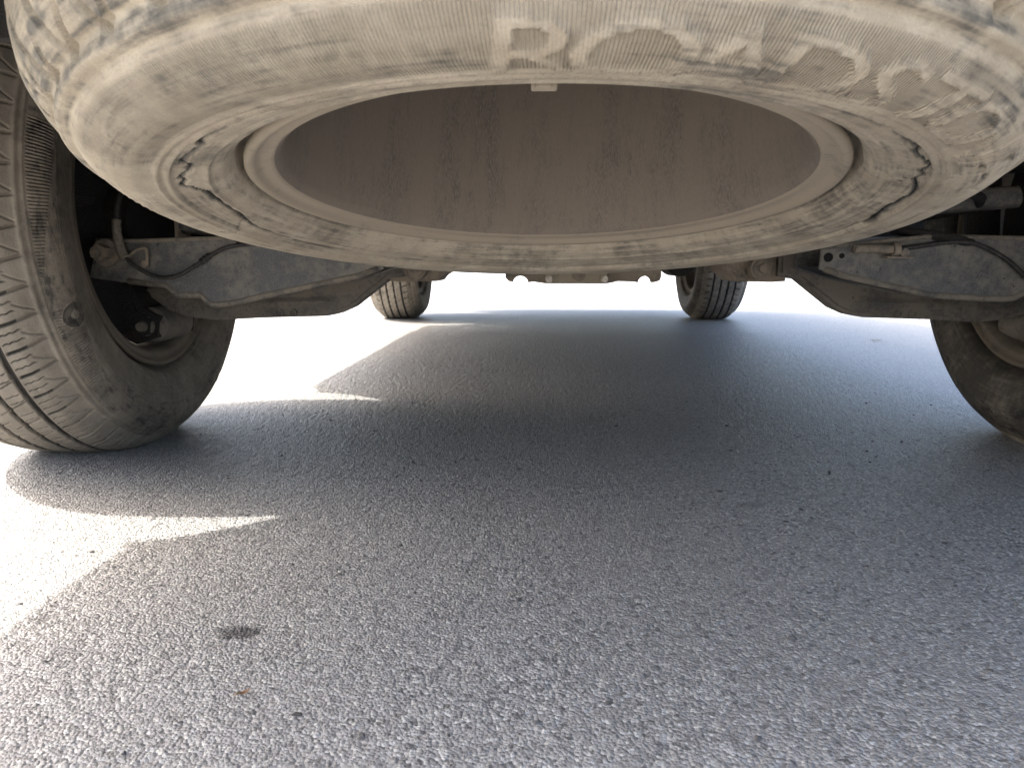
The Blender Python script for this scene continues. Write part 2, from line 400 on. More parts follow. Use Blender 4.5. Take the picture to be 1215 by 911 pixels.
def tyre_mesh(name, thetas, prof, disp, dust, hatch, post=None):
    s, r, w, nr, nw = prof
    rr = r[None, :] + disp * nr[None, :]; ww = w[None, :] + disp * nw[None, :]
    c, sn = np.cos(thetas)[:, None], np.sin(thetas)[:, None]
    V = np.stack([rr * c, rr * sn, ww], -1)
    if post: V = post(V)
    n, m = rr.shape
    idx = np.arange(n * m).reshape(n, m); nx = np.roll(idx, -1, 0)
    q = np.stack([idx[:, :-1], nx[:, :-1], nx[:, 1:], idx[:, 1:]], -1).reshape(-1, 4)
    me = fast_mesh(name, V.reshape(-1, 3), q)
    for an, arr in (("dust", dust), ("hatch", hatch)):
        a = me.attributes.new(an, 'FLOAT', 'POINT'); a.data.foreach_set("value", np.ascontiguousarray(np.broadcast_to(arr, (n, m)), np.float32).ravel())
    U = np.repeat(np.append(thetas, thetas[0] + 2 * np.pi) / (2 * np.pi), m).reshape(n + 1, m); S = np.broadcast_to(s, (n + 1, m))
    i, j = np.meshgrid(np.arange(n), np.arange(m - 1), indexing='ij')
    uvs = np.stack([np.stack([U[i, j], S[i, j]], -1), np.stack([U[i + 1, j], S[i + 1, j]], -1), np.stack([U[i + 1, j + 1], S[i + 1, j + 1]], -1), np.stack([U[i, j + 1], S[i, j + 1]], -1)], 2)
    uvl = me.uv_layers.new(name="UVMap"); uvl.data.foreach_set("uv", uvs.astype(np.float32).ravel())
    return me

def vnoise(TH, X, ft, fx, seed):
    """cheap smooth value noise over (theta, section)"""
    a, b = TH / (2 * np.pi) * ft, X * fx
    i, j = np.floor(a).astype(int), np.floor(b).astype(int); u, v = a - i, b - j
    u, v = u * u * (3 - 2 * u), v * v * (3 - 2 * v)
    T = np.random.default_rng(seed).random((int(ft) + 1, 512))
    g = lambda p, q: T[p % int(ft), q % 512]
    return (g(i, j) * (1 - u) + g(i + 1, j) * u) * (1 - v) + (g(i, j + 1) * (1 - u) + g(i + 1, j + 1) * u) * v

def tread(TH, RR, WW, P, phase, depth, seed, sipes=True, gw=1.0):
    """moulded tread: four straight grooves, lateral grooves across the shoulders, wavy sipes"""
    d = np.zeros(TH.shape); aw = np.abs(WW)
    on = np.clip((RR - 0.3435) / 0.002, 0, 1)
    zig = 0.0016 * (2 * np.abs((TH * P / (2 * np.pi) * 1.0) % 1 - 0.5) - 0.5)
    for c, wd in ((0.052, 0.0046), (0.0175, 0.0042)):
        d -= depth * box1(aw + zig * (1 if c < .03 else .5), c - wd, c + wd, 0.0016)
    ph = (TH * P / (2 * np.pi) + phase + np.where(WW > 0, 0, 0.5))
    # shoulder grooves, swept back slightly
    q = (ph + (aw - 0.075) * 7.0) % 1; dist = np.minimum(q, 1 - q) * 2 * np.pi * 0.36 / P
    sh = np.clip((aw - 0.058) / 0.003, 0, 1)
    d = np.minimum(d, -depth * 0.8 * sh * np.clip((0.0028 * gw - dist) / 0.0014, 0, 1))
    # angled bites on the outermost shoulder
    q2 = (ph + 0.5 - (aw - 0.090) * 22.0) % 1; dist2 = np.minimum(q2, 1 - q2) * 2 * np.pi * 0.355 / P
    d = np.minimum(d, -0.0022 * gw * np.clip((aw - 0.082) / 0.003, 0, 1) * np.clip((0.0019 * gw - dist2) / 0.0012, 0, 1))
    # centre rib cross cuts
    q3 = (ph * 1.0 + WW * 16.0) % 1; dist3 = np.minimum(q3, 1 - q3) * 2 * np.pi * 0.366 / P
    d = np.minimum(d, -depth * 0.45 * (aw < 0.047) * np.clip((0.0016 - dist3) / 0.0012, 0, 1))
    if sipes:
        wv = 0.0016 * np.abs(((WW / 0.009) % 1) * 2 - 1)
        for off in (0.33, 0.66):
            q4 = (ph + off + (aw - 0.075) * 7.0) % 1; x = (q4 - (q4 > 0.5)) * 2 * np.pi * 0.36 / P + wv
            d = np.minimum(d, -0.0036 * box1(aw, 0.0585, 0.085, 0.002) * np.clip((0.0011 - np.abs(x)) / 0.0006, 0, 1))
            q5 = (ph + off + WW * 10.0) % 1; x5 = (q5 - (q5 > 0.5)) * 2 * np.pi * 0.37 / P + wv
            d = np.minimum(d, -0.0030 * box1(aw, 0.0235, 0.046, 0.002) * np.clip((0.0011 - np.abs(x5)) / 0.0006, 0, 1))
    return d * on

def spare_tyre_mesh():
    th = np.linspace(0, 2 * np.pi, 1800, endpoint=False); prof = profile(0.00105, 0.0017, (0.006, 0.008))
    TH, RR, WW, S = tyre_grid(th, prof); seen = WW > 0.09
    d = tread(TH, RR, WW, 50, 0.2, 0.0095, 3, False, 1.7)
    d += np.where(WW > 0, 0.0018 * bumpf(RR, 0.2575, 0.0013) + 0.0026 * bumpf(RR, 0.2825, 0.0016) + 0.0015 * bumpf(RR, 0.2895, 0.0012) + 0.0032 * bumpf(RR, 0.3425, 0.0022), 0)
    d -= np.where(WW > 0, 0.0010 * bumpf(RR, 0.2798, 0.0010) + 0.0016 * bumpf(RR, 0.3382, 0.0016) + 0.0024 * bumpf(RR, 0.3478, 0.0018), 0)
    dust = 0.61 + 0.10 * np.clip((RR - 0.2805) / 0.002, 0, 1)
    hatch = np.where(WW > 0, box1(RR, 0.2945, 0.3345, 0.002), 0) * np.clip((np.cos(TH - np.radians(95)) - 0.45) * 4, 0, 1)
    # moulded lettering on the near side
    let = np.zeros(TH.shape)
    for k, ch in enumerate("ROADSTONE"):
        let = np.maximum(let, letter_mask(ch, TH, RR, 91.8 - 7.75 * k, 0.2950, 0.0465) * (WW > 0))
    edge = np.zeros(TH.shape)
    for ax in (0, 1): edge = np.maximum(edge, np.abs(np.roll(let, 1, ax) - let))
    d += let * 0.0013 + edge * 0.0010; hatch = hatch * (1 - 0.9 * let); dust -= let * (0.04 + 0.10 * np.clip(vnoise(TH, S, 90, 90, 15) * .5 + vnoise(TH, S, 330, 310, 16) * .5 - .3, 0, 1))
    # long curved moulding lines on the left and a panel of short angled strokes
    for (a0, r0, a1, r1) in ((128, .331, 141, .322), (141, .322, 144, .305), (146, .329, 152, .318), (165, .3195, 181, .3055), (167, .3225, 183, .309), (169, .317, 171, .312), (172, .3155, 175, .309), (175, .313, 177, .3075)):
        q = seg_dist(TH, RR, [(a0, r0, .0006), (a1, r1, .0006)], 1); d += np.where(WW > 0, 0.0008 * np.exp(-q * q), 0)
    # cracks: deep jagged splits that show black rubber
    for k, (cr, n) in enumerate([(CR_L, 3), (CR_R, 3)] + [(c, 4) for c in CR_S]):
        q = seg_dist(TH, RR, jagged(cr, n, 0.0005, 5 + k), 1)
        m = np.where(WW > 0, np.clip(1.6 - q, 0, 1), 0); d += np.where(WW > 0, 0.0002 * np.exp(-((q - 2.3) / 0.8) ** 2), 0) - 0.0030 * m; dust = dust * (1 - m)
    # scuffed patches where the coat of dust has been rubbed thin
    n1 = vnoise(TH, S, 46, 70, 1); n2 = vnoise(TH, S, 150, 220, 2)
    sh = np.clip((RR - 0.336) / 0.008, 0, 1)
    dust -= sh * (0.10 + 0.26 * np.clip((n1 * 0.5 + n2 * 0.5 - 0.40) * 4, 0, 1))
    dust -= np.where(WW > 0, box1(RR, 0.296, 0.336, .004) * 0.16 * np.clip((vnoise(TH, S, 60, 60, 9) * .6 + n2 * .2 + vnoise(TH, S, 420, 500, 10) * .2 - 0.60) * 4, 0, 1), 0)
    rp = np.exp(-(((TH - np.radians(38)) / 0.16) ** 2 + ((RR - 0.338) / 0.016) ** 2)); dust -= 0.42 * rp * np.clip(n2 * 2 - .3, 0, 1)
    groove = np.clip(-d / 0.004, 0, 1) * (RR > 0.344); dust += groove * 0.30
    return tyre_mesh("tyre", th, prof, d, np.clip(dust, 0, 1), hatch)

def road_tyre_mesh(th, prof, phase, side_dust, sink=0.014, up=1.0, detail=True):
    TH, RR, WW, S = tyre_grid(th, prof)
    d = tread(TH, RR, WW, 62, phase, 0.0065, 4, detail)
    for c, h, w in ((0.2575, .0009, .0012), (0.300, .0006, .0010), (0.3425, .0018, .0016), (0.3375, .0010, .0010)): d += np.where(WW > 0, h * bumpf(RR, c, w), 0)
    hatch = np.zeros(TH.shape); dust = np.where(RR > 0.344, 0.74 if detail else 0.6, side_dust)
    if detail:
        sec = (TH * 9 / (2 * np.pi)) % 1
        wedge = box1(RR, 0.306, 0.3345, .001) * (RR > 0.306 + 0.03 * np.clip((sec - 0.30) * 1.6, 0, 1)) * (sec > 0.06) * (sec < 0.93)
        hatch = np.where(WW > 0, wedge, 0) * 1.4
        for k in range(9):
            a = k * 40.0
            q = seg_dist(TH, RR, [(a + 10, .306, .0006), (a + 22, .332, .0006), (a + 22.5, .320, .0006), (a + 30, .310, .0006)], 1); d += np.where(WW > 0, .0008 * np.exp(-q * q), 0)
        for ac in (205, 25):
            x = (TH - np.radians(ac)) * 0.31; y = RR - 0.312; rr = np.hypot(x, y)
            d += np.where(WW > 0, 0.0010 * bumpf(rr, 0.0165, 0.0011) + 0.0016 * np.clip((0.006 - rr) / .001, 0, 1), 0); hatch *= (rr > 0.018); dust = np.where((rr < .016) & (rr > .006) & (WW > 0), dust - 0.25, dust)
        dust -= box1(RR, .29, .338, .004) * 0.22 * np.clip((vnoise(TH, S, 110, 150, 21) * .5 + vnoise(TH, S, 300, 400, 22) * .5 - 0.55) * 4, 0, 1)
    dust += np.clip(-d / 0.004, 0, 1) * (RR > 0.344) * np.where((np.abs(WW) > 0.083), 0.0, -0.55)  # tread grooves and sipes made darker by lowering this value
    def post(V):
        z = V[..., 1] * up                                             # height above the axle
        lim = -(0.372 - sink)
        sq = np.clip((-z - 0.24) / 0.12, 0, 1)
        V[..., 2] *= 1 + 0.055 * sq * np.clip((0.35 - np.hypot(V[..., 0], V[..., 1])) / 0.05, 0, 1)
        V[..., 1] = np.where(z < lim, lim + (z - lim) * 0.10, z) * up
        return V
    return tyre_mesh("tyre", th, prof, d, np.clip(dust, 0, 1), hatch, post)

RIM = [(0.2315, 0.0945), (0.2338, 0.0985), (0.2335, 0.1020), (0.2310, 0.1036), (0.2280, 0.1030), (0.2258, 0.1014), (0.2240, 0.0992), (0.2205, 0.0978), (0.2160, 0.0976), (0.2138, 0.0972), (0.2122, 0.0958), (0.2090, 0.0930), (0.2060, 0.0870), (0.2038, 0.0620), (0.2025, 0.0200), (0.2010, -0.0500), (0.1990, -0.0850)]

# ------------------------------------------------------------------ the spare wheel, slung under the tail
def spare():
    t = 0.1646
    Z = Vector((0, -math.sin(t), -math.cos(t))); X = Vector((1, 0, 0)); Y = Z.cross(X)
    face = Vector((-0.0873, 0.6388, 0.3582))
    root = empty("spare_wheel")
    mw = Matrix((X, Y, Z)).transposed().to_4x4(); mw.translation = face - Z * 0.1025
    root.matrix_world = mw
    tag(root, "large dust-caked spare wheel with cracked tyre slung flat under the car's tail", "spare wheel")
    link("tyre", spare_tyre_mesh(), M['spare_tyre'], root)
    rim = MB().lathe(RIM[:11], 256).build("rim", M['spare_rim'], root, True)
    MB().lathe(RIM[10:], 192).build("barrel", M['barrel'], root, True)
    # pressed disc at the far end of the barrel, with hand holes and a hub hole
    prof = [(0.1990, -0.083), (0.190, -0.086), (0.170, -0.080), (0.150, -0.072), (0.120, -0.070), (0.095, -0.078), (0.060, -0.082), (0.036, -0.082)]
    MB().lathe(prof, 96).build("wheel_disc", M['frame'], root, True)
    for k in range(8):
        a = 2 * math.pi * (k + .3) / 8; p = Vector((0.165 * math.cos(a), 0.165 * math.sin(a), -0.0775))
        MB().cyl(p - Vector((0, 0, .002)), p + Vector((0, 0, .0035)), 0.017, n=20).build("vent_hole", M['dark'], root)
    for k in range(5):
        a = 2 * math.pi * (k + .1) / 5; p = Vector((0.057 * math.cos(a), 0.057 * math.sin(a), -0.082))
        MB().cyl(p - Vector((0, 0, .002)), p + Vector((0, 0, .003)), 0.008, n=16).build("bolt_hole", M['dark'], root)
    MB().cyl((0, 0, -0.10), (0, 0, -0.074), 0.045, 0.030, n=24).build("hoist_plate", M['dark'], root)
    # clip-on balance weight on the near edge of the flange
    a = R(90.4); c = Vector((math.cos(a), math.sin(a), 0)); tg = Vector((-c.y, c.x, 0))
    w = MB().box((-0.0068, -0.0035, -0.0035), (0.0068, 0.0030, 0.0045), 0.0008); w.box((-0.004, 0.0025, 0.0005), (0.004, 0.0052, 0.0052), 0.0006)
    o = w.build("balance_weight", M['spare_rim'], rim)
    mm = Matrix((tg, c, Vector((0, 0, 1)))).transposed().to_4x4(); mm.translation = c * 0.2285 + Vector((0, 0, 0.1035)); o.matrix_local = mm
    MB().cyl((0.214 * math.cos(2.4), 0.214 * math.sin(2.4), .07), (0.207 * math.cos(2.4), 0.207 * math.sin(2.4), .074), 0.003, n=10).build("rivet", M['bolt'], rim)
spare()

# ------------------------------------------------------------------ the car
YR, YF, TRK, ZA = 1.240, 4.06, 0.831, 0.3695
car = empty("car")
tag(car, "car parked on the asphalt, seen from under its tail, with dusty wheels and suspension arms", "car")

def car_shell():
    I = lambda y, t: float(np.interp(y, [a for a, b in t], [b for a, b in t]))
    ZT = [(.20, .70), (.21, .88), (.24, 1.08), (.48, 1.58), (.70, 1.67), (1.7, 1.71), (2.5, 1.68), (2.85, 1.56), (3.45, 1.13), (3.7, 1.07), (4.35, .98), (4.6, .86), (4.76, .68), (4.80, .56)]
    HW = [(.20, .66), (.21, .76), (.24, .84), (.29, .885), (.38, .915), (.6, .940), (1.2, .950), (4.1, .945), (4.4, .915), (4.6, .83), (4.74, .68), (4.80, .5)]
    def zb(y):
        b = float(np.interp(y, [.20, .70, .76, .80, 1.749, 1.76, 3.50, 3.57, 4.54, 4.56, 4.80], [.50, .495, .505, .53, .40, .36, .36, .40, .37, .30, .28]))
        for c in (YR, YF):
            if abs(y - c) < .462: b = .37 + math.sqrt(.477 ** 2 - (y - c) ** 2)
        return b
    ys = set(np.round(np.concatenate([np.linspace(.20, .3, 11), np.linspace(.3, 4.5, 120), np.linspace(4.5, 4.80, 16)]), 4))
    for c in (YR, YF):
        for a in np.linspace(0, math.pi, 40): ys.add(round(c + .4619 * math.cos(a), 4))
    ys = sorted(ys); n1, n2, n3 = 9, 6, 6
    secs = []
    for y in ys:
        z0, zt, hw = zb(y), I(y, ZT), I(y, HW); zbelt = max(z0 + .02, min(1.03, zt - .03)); top = max(0.0, zt - 1.10)
        L = []
        for k in range(n1 + 1):
            z = z0 + (zbelt - z0) * k / n1; L.append((-(hw - .035 * ((z - .68) / .38) ** 2), z))
        xr = -(hw - .035 * ((zbelt - .68) / .38) ** 2); xe = -(hw * (.93 - .22 * min(1, top / .5))); ze = zbelt + (zt - zbelt) * .86
        for k in range(1, n2 + 1): t = k / n2; L.append((xr + (xe - xr) * t ** 1.2, zbelt + (ze - zbelt) * t))
        for k in range(1, n3 + 1): t = k / n3; L.append((xe * (1 - t), ze + (zt - ze) * math.sin(t * math.pi / 2)))
        secs.append([(x, y, z) for x, z in L] + [(-x, y, z) for x, z in L[-2::-1]])
    m = len(secs[0]); half = n1 + n2 + n3
    groups = {}
    for i in range(len(ys) - 1):
        ym = (ys[i] + ys[i + 1]) / 2
        for j in range(m - 1):
            b = j if j < half else 2 * half - 1 - j; side = 'l' if j < half else 'r'
            key = ('body_shell', '')
            if b < 5 and ym < .80: key = ('rear_bumper', '')
            elif b < 6 and ym > 4.52: key = ('front_bumper', '')
            elif n1 <= b < n1 + n2 - 1:
                for k, (a0, a1) in enumerate(((.70, 1.40), (1.48, 2.28), (2.36, 2.90))):
                    if a0 < ym < a1: key = ('side_window', side + str(k))
            elif b >= n1 + n2 and 2.85 < ym < 3.40: key = ('windscreen', '')
            elif b >= n1 + n2 - 1 and .25 < ym < .48: key = ('rear_window', '')
            groups.setdefault(key, []).append((i, j))
    mats = {'body_shell': 'paint', 'rear_bumper': 'plastic', 'front_bumper': 'plastic', 'side_window': 'glass', 'windscreen': 'glass', 'rear_window': 'glass'}
    for (nm, k), fl in sorted(groups.items()):
        mb = MB(); vd = {}
        def gv(i, j):
            if (i, j) not in vd: vd[(i, j)] = mb.bm.verts.new(secs[i][j])
            return vd[(i, j)]
        for i, j in fl: mb.bm.faces.new((gv(i, j), gv(i + 1, j), gv(i + 1, j + 1), gv(i, j + 1)))
        if nm in ('rear_bumper', 'front_bumper', 'body_shell'):          # close the tail and the nose
            i = 0 if nm != 'front_bumper' else len(ys) - 1
            jl = range(0, 6) if nm == 'rear_bumper' else range(0, 7) if nm == 'front_bumper' else range(5, half + 1)
            for a, b in zip(list(jl)[:-1], list(jl)[1:]): mb.bm.faces.new((gv(i, a), gv(i, b), gv(i, m - 1 - b), gv(i, m - 1 - a))) if b != half else mb.bm.faces.new((gv(i, a), gv(i, b), gv(i, m - 1 - a)))
            if nm == 'body_shell':
                i = len(ys) - 1; jl = list(range(6, half + 1))
                for a, b in zip(jl[:-1], jl[1:]): mb.bm.faces.new((gv(i, a), gv(i, b), gv(i, m - 1 - b), gv(i, m - 1 - a))) if b != half else mb.bm.faces.new((gv(i, a), gv(i, b), gv(i, m - 1 - a)))
        o = mb.build(nm, M[mats[nm]], car, True)
        if nm in ('rear_bumper', 'front_bumper', 'body_shell'):          # sheet thickness; the inside of the panels is black
            o.data.materials.append(M['dark']); sm = o.modifiers.new("thickness", 'SOLIDIFY'); sm.thickness = .008; sm.offset = -1; sm.material_offset = 1
    for s in (-1, 1):
        MB().box((s * .80 - .06, .215, .86), (s * .80 + .06, .27, 1.02), .02).build("tail_lamp", M['lamp'], car, True)
    MB().box((-.26, .186, .74), (.26, .196, .86), .004).build("number_plate", M['paint'], car)
    # floor pans and wheel houses
    MB().box((-.60, .24, .685), (.60, 1.76, .71)).build("rear_floor", M['dark'], car)
    MB().box((-.88, 1.775, .355), (.88, 3.56, .39)).box((-.59, 1.73, .356), (.59, 1.774, .684)).build("floor_pan", M['dark'], car)
    MB().box((-.58, 3.565, .34), (.58, 4.68, .37)).build("engine_undertray", M['dark'], car)
    for s in (-1, 1):
        for (y0, y1) in ((.78, 1.76), (3.575, 4.54)):
            m = MB(); xi, xo = sorted((s * .60, s * .90)); m.box((xi, y0, .86), (xo, y1, .88))
            a, b = sorted((s * .595, s * .61)); m.box((a, y0, .56 if y0 < 1 else .43), (b, y1, .85))
            m.box((xi, y1 - .005, .42), (xo, y1 + .01, .83))
            if y0 > 1: m.box((xi, y0 - .005, .42), (xo, y0 + .01, .83))
            else: m.box((xi, y0 - .005, .52), (xo, y0 + .01, .86))
            m.build("wheel_arch_liner", M['dark'], car)
car_shell()

# ---- road wheels: wheel > tyre, rim, brake_disc ...
def wheel_frame(root, x, y, s, toe):
    """local +Z points to the car's centreline; s = -1 left, +1 right"""
    Z = Vector((-s * math.cos(toe), math.sin(toe), 0)); Y = Vector((0, 0, -s)); X = Y.cross(Z)
    m = Matrix((X, Y, Z)).transposed().to_4x4(); m.translation = (x, y, ZA); root.matrix_world = m @ Matrix.Scale(1.03, 4)

def wheel(x, y, s, tyre_me, label, rimn=128, toe=0.0):
    root = empty("wheel", parent=car); root.matrix_parent_inverse = Matrix(); wheel_frame(root, x, y, s, toe); root["label"] = label
    link("tyre", tyre_me, M['road_tyre'] if not tyre_me.materials else None, root)
    rim = MB().lathe(RIM + [(0.2040, -0.0920), (0.2180, -0.0960), (0.2300, -0.1020), (0.2338, -0.1000), (0.2310, -0.0930)], rimn).build("rim", M['road_rim'], root, True)
    for k in range(5):                                                  # spokes on the outer face
        a = 2 * math.pi * k / 5 + .35; c = Vector((math.cos(a), math.sin(a), 0)); t = Vector((-c.y, c.x, 0))
        m = MB(); prof = [(0.03, .030, -.070), (0.11, .026, -.085), (0.205, .036, -.088)]; rows = []
        for r, hw, u in prof: rows.append([m.bm.verts.new(c * r + t * q * hw + Vector((0, 0, u + dz))) for q, dz in ((-1, .012), (1, .012), (1, -.012), (-1, -.012))])
        for r0, r1 in zip(rows[:-1], rows[1:]):
            for i in range(4): m.bm.faces.new((r0[i], r0[(i + 1) % 4], r1[(i + 1) % 4], r1[i]))
        m.bm.faces.new(rows[0]); m.bm.faces.new(rows[-1][::-1]); m.build("spoke", M['road_rim'], root)
    MB().cyl((0, 0, -.095), (0, 0, -.045), .072, n=32).build("hub", M['brake'], root)
    MB().lathe([(.05, -.020), (.150, -.020), (.150, .002), (.05, .002)], 64, closed=True).build("brake_disc", M['brake'], root)
    MB().lathe([(.05, .042), (.120, .042), (.180, .046), (.190, .030), (.192, .030), (.184, .049), (.120, .045), (.05, .045)], 64, closed=True).build("splash_shield", M['dark'], root, True, 40)
    return root

def th_split(a0, a1, n_dense, n_rest):
    """theta samples, dense between a0 and a1 degrees"""
    d = np.radians(np.linspace(a0, a1, n_dense, endpoint=False)); e = np.radians(np.linspace(a1, a0 + 360, n_rest, endpoint=False)); return np.concatenate([d, e])

meL = road_tyre_mesh(th_split(105, 290, 1700, 220), profile(0.0016, 0.0014, (0.0018, 0.006)), 0.1, 0.60)
meR = road_tyre_mesh(th_split(0, 360, 620, 100)[:-100], profile(0.0026, 0.003, (0.004, 0.008)), 0.4, 0.30, up=-1.0)  # right-hand sidewalls drawn darker, by a lower value than the left
meFL = road_tyre_mesh(np.linspace(0, 2 * np.pi, 480, endpoint=False), profile(0.004, 0.0028, (0.0028, 0.008)), 0.7, 0.60, detail=False)
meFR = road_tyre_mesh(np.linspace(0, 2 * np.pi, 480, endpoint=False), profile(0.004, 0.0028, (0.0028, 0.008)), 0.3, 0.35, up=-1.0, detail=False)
wheel(-TRK + .006, YR, -1, meL, "left rear wheel with dusty worn tread, beside the stamped arm", 128, .0288)
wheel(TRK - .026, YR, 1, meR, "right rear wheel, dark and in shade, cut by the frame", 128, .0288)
wheel(-TRK + .008, YF, -1, meFL, "left front wheel, dusty with brown sidewall, far under the car", 64)
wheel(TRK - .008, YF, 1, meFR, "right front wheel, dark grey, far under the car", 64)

# ---- rear suspension, built for the left and mirrored
XF = Matrix.Translation((0, 0, 0.302 - 0.286 * 1.08)) @ Matrix.Scale(1.08, 4)
def suspension(s):
    mx = lambda pts: [(-s * x, z) for x, z in pts]                      # points are given for the left side (x < 0), s = -1
    v = lambda x, y, z: (-s * x, y, z)
    nm = "left" if s < 0 else "right"
    # stamped spring link: a broad plate with turned-in top and bottom flanges, widened where the spring sits
    face = [(-.715, .262), (-.700, .314), (-.640, .3125), (-.560, .3155), (-.445, .318), (-.345, .3080), (-.300, .3030), (-.298, .2740), (-.306, .2715), (-.333, .262), (-.449, .238), (-.515, .2235), (-.540, .2215), (-.549, .2260), (-.557, .2350), (-.591, .2350), (-.605, .248), (-.660, .2545)]
    if s > 0: face[10:17] = [(-.449, .2370), (-.515, .2325), (-.548, .2315), (-.562, .2330), (-.575, .2400), (-.590, .2450), (-.605, .2490)]
    arm = MB().prism_xz(mx(face), 1.045, 1.050, 0.0012).build("lower_arm", M['arm'], car)
    arm["label"] = "stamped grey steel arm to the %s rear wheel, dust and painted-in light along its lower edge" % nm
    top = [p for p in face[1:7]]; bot = face[7:]
    fl = MB()
    for path, d in ((top, .10), (bot, .085)):
        rows = [[fl.bm.verts.new(v(x, 1.051 + k * d, z - (0.0 if path is top else -.004) - .0015 * k)) for k in (0, 1)] for x, z in path]
        for a, b in zip(rows[:-1], rows[1:]): fl.bm.faces.new((a[0], b[0], b[1], a[1]))
    bmesh.ops.solidify(fl.bm, geom=fl.bm.faces[:], thickness=0.004)
    fl.build("flange", M['arm'], arm)
    MB().tube([v(x, 1.0455, z) for x, z in face[1:7]], .0032, 8, 1).build("top_lip", M['arm_edge'], arm, True)
    MB().tube([v(x, 1.0470, z + .003) for x, z in face[8:]], .0048, 10, 1).build("bottom_lip", M['arm_edge'], arm, True)  # paler than the plate: dust plus light put into the colour
    MB().prism_xz(mx([(x, z) for x, z in face]), 1.148, 1.152).build("front_plate", M['arm'], arm)
    for x, z, r in ((-.309, .290, .0062), (-.327, .292, .0035)):
        MB().cyl(v(x, 1.0435, z), v(x, 1.0448, z), r, n=20).build("drain_hole", M['void'], arm)  # black disc; the shade inside the hole is put into its colour
    # outer pivot: hex bolt, washer and sleeve
    b = MB().cyl(v(-.685, 1.020, .2965), v(-.685, 1.038, .2965), .0118, n=6).cyl(v(-.685, 1.038, .2965), v(-.685, 1.0445, .2965), .0190, .0195, n=32).cyl(v(-.685, 1.012, .2965), v(-.685, 1.020, .2965), .0065, n=16)
    b.build("pivot_bolt", M['bolt'], arm)
    # lower lateral link, deeper under the car
    low = [(-.720, .245), (-.690, .249), (-.560, .232), (-.420, .285), (-.318, .300), (-.285, .300), (-.285, .262), (-.319, .257), (-.376, .213), (-.400, .2025), (-.418, .199), (-.521, .196), (-.593, .192), (-.640, .197), (-.672, .208)]
    lk = MB().prism_xz(mx(low), 1.175, 1.225, .006).build("lateral_link", M['link'], car)
    lk["label"] = "brown dusty lower link behind the %s arm" % nm
    pk = [(-.575, .222), (-.560, .214), (-.500, .2105), (-.440, .2125), (-.405, .222), (-.400, .228), (-.470, .226)]
    MB().prism_xz(mx(pk), 1.168, 1.1745, .003).build("pressed_rib", M['link'], lk)
    for x, z in ((-.470, .2045), (-.492, .2045)):
        MB().lathe([(.004, 0), (.0065, 0), (.0065, .003), (.004, .003)], 20, Matrix.Translation(v(x, 1.1745, z)) @ Matrix.Rotation(R(90), 4, 'X'), True).build("punched_ring", M['link'], lk)
    # its outer bush and bolt
    MB().lathe([(.0, .028), (.007, .0275), (.0085, .020), (.0145, .018), (.0165, .008), (.0215, .006), (.0240, .000), (.0280, -.004), (.0290, -.014), (.0285, -.09)], 28, Matrix.Translation(v(-.690, 1.150, .186)) @ Matrix.Rotation(R(90), 4, 'X')).build("link_bush", M['link'], lk, True, 35)
    # knuckle behind the arm, down to the lower bush
    kn = MB().prism_xz(mx([(-.770, .330), (-.715, .335), (-.706, .250), (-.694, .215), (-.668, .200), (-.672, .168), (-.705, .158), (-.745, .176), (-.768, .230)]), 1.13, 1.27, .008)
    kn.cyl(v(-.770, 1.17, .338), v(-.700, 1.17, .338), .060, .045, n=32); kn.build("knuckle", M['dark'], car)
    MB().box(v(-.80, .99, .36) if s < 0 else v(-.70, .99, .36), v(-.70, 1.06, .47) if s < 0 else v(-.80, 1.06, .47), .012).build("brake_caliper", M['dark'], car)
    # inner bracket and bush on the subframe
    v0, mx0 = v, mx; k = 0.0 if s < 0 else 0.018
    v = lambda x, y, z: v0(x + k, y, z); mx = lambda p: mx0([(x + k, z) for x, z in p])
    MB().prism_xz(mx([(-.322, .345), (-.319, .254), (-.300, .2525), (-.243, .2535), (-.236, .262), (-.222, .2705), (-.222, .345)]), 1.19, 1.29, .003).build("pivot_bracket", M['frame'], car)
    MB().cyl(v(-.273, 1.160, .2740), v(-.273, 1.1895, .2740), .0175, n=32).cyl(v(-.273, 1.156, .2740), v(-.273, 1.1595, .2740), .0135, n=32).cyl(v(-.273, 1.148, .2740), v(-.273, 1.1555, .2740), .0075, n=6).build("inner_bush", M['bolt'], car)
    v, mx = v0, mx0
    # coil spring, damper and upper link, back in the dark
    N = 90; MB().tube([v(-.47 + .058 * math.cos(k * .42), 1.10 + .058 * math.sin(k * .42), .268 + k * .0042) for k in range(N)], .0068, 8, 1).build("coil_spring", M['dark'], car, True)
    MB().cyl(v(-.66, 1.30, .24), v(-.62, 1.27, .62), .026, n=24).cyl(v(-.64, 1.285, .43), v(-.61, 1.265, .66), .033, n=24).build("damper", M['dark'], car)
    MB().tube([v(-.70, 1.22, .44), v(-.5, 1.22, .425), v(-.30, 1.22, .40)], .018, 12).build("upper_link", M['dark'], car, True)
for s in (-1, 1): suspension(s)

arms = [o for o in car.children if o.name.startswith("lower_arm")]
armL, armR = (arms[0], arms[1])
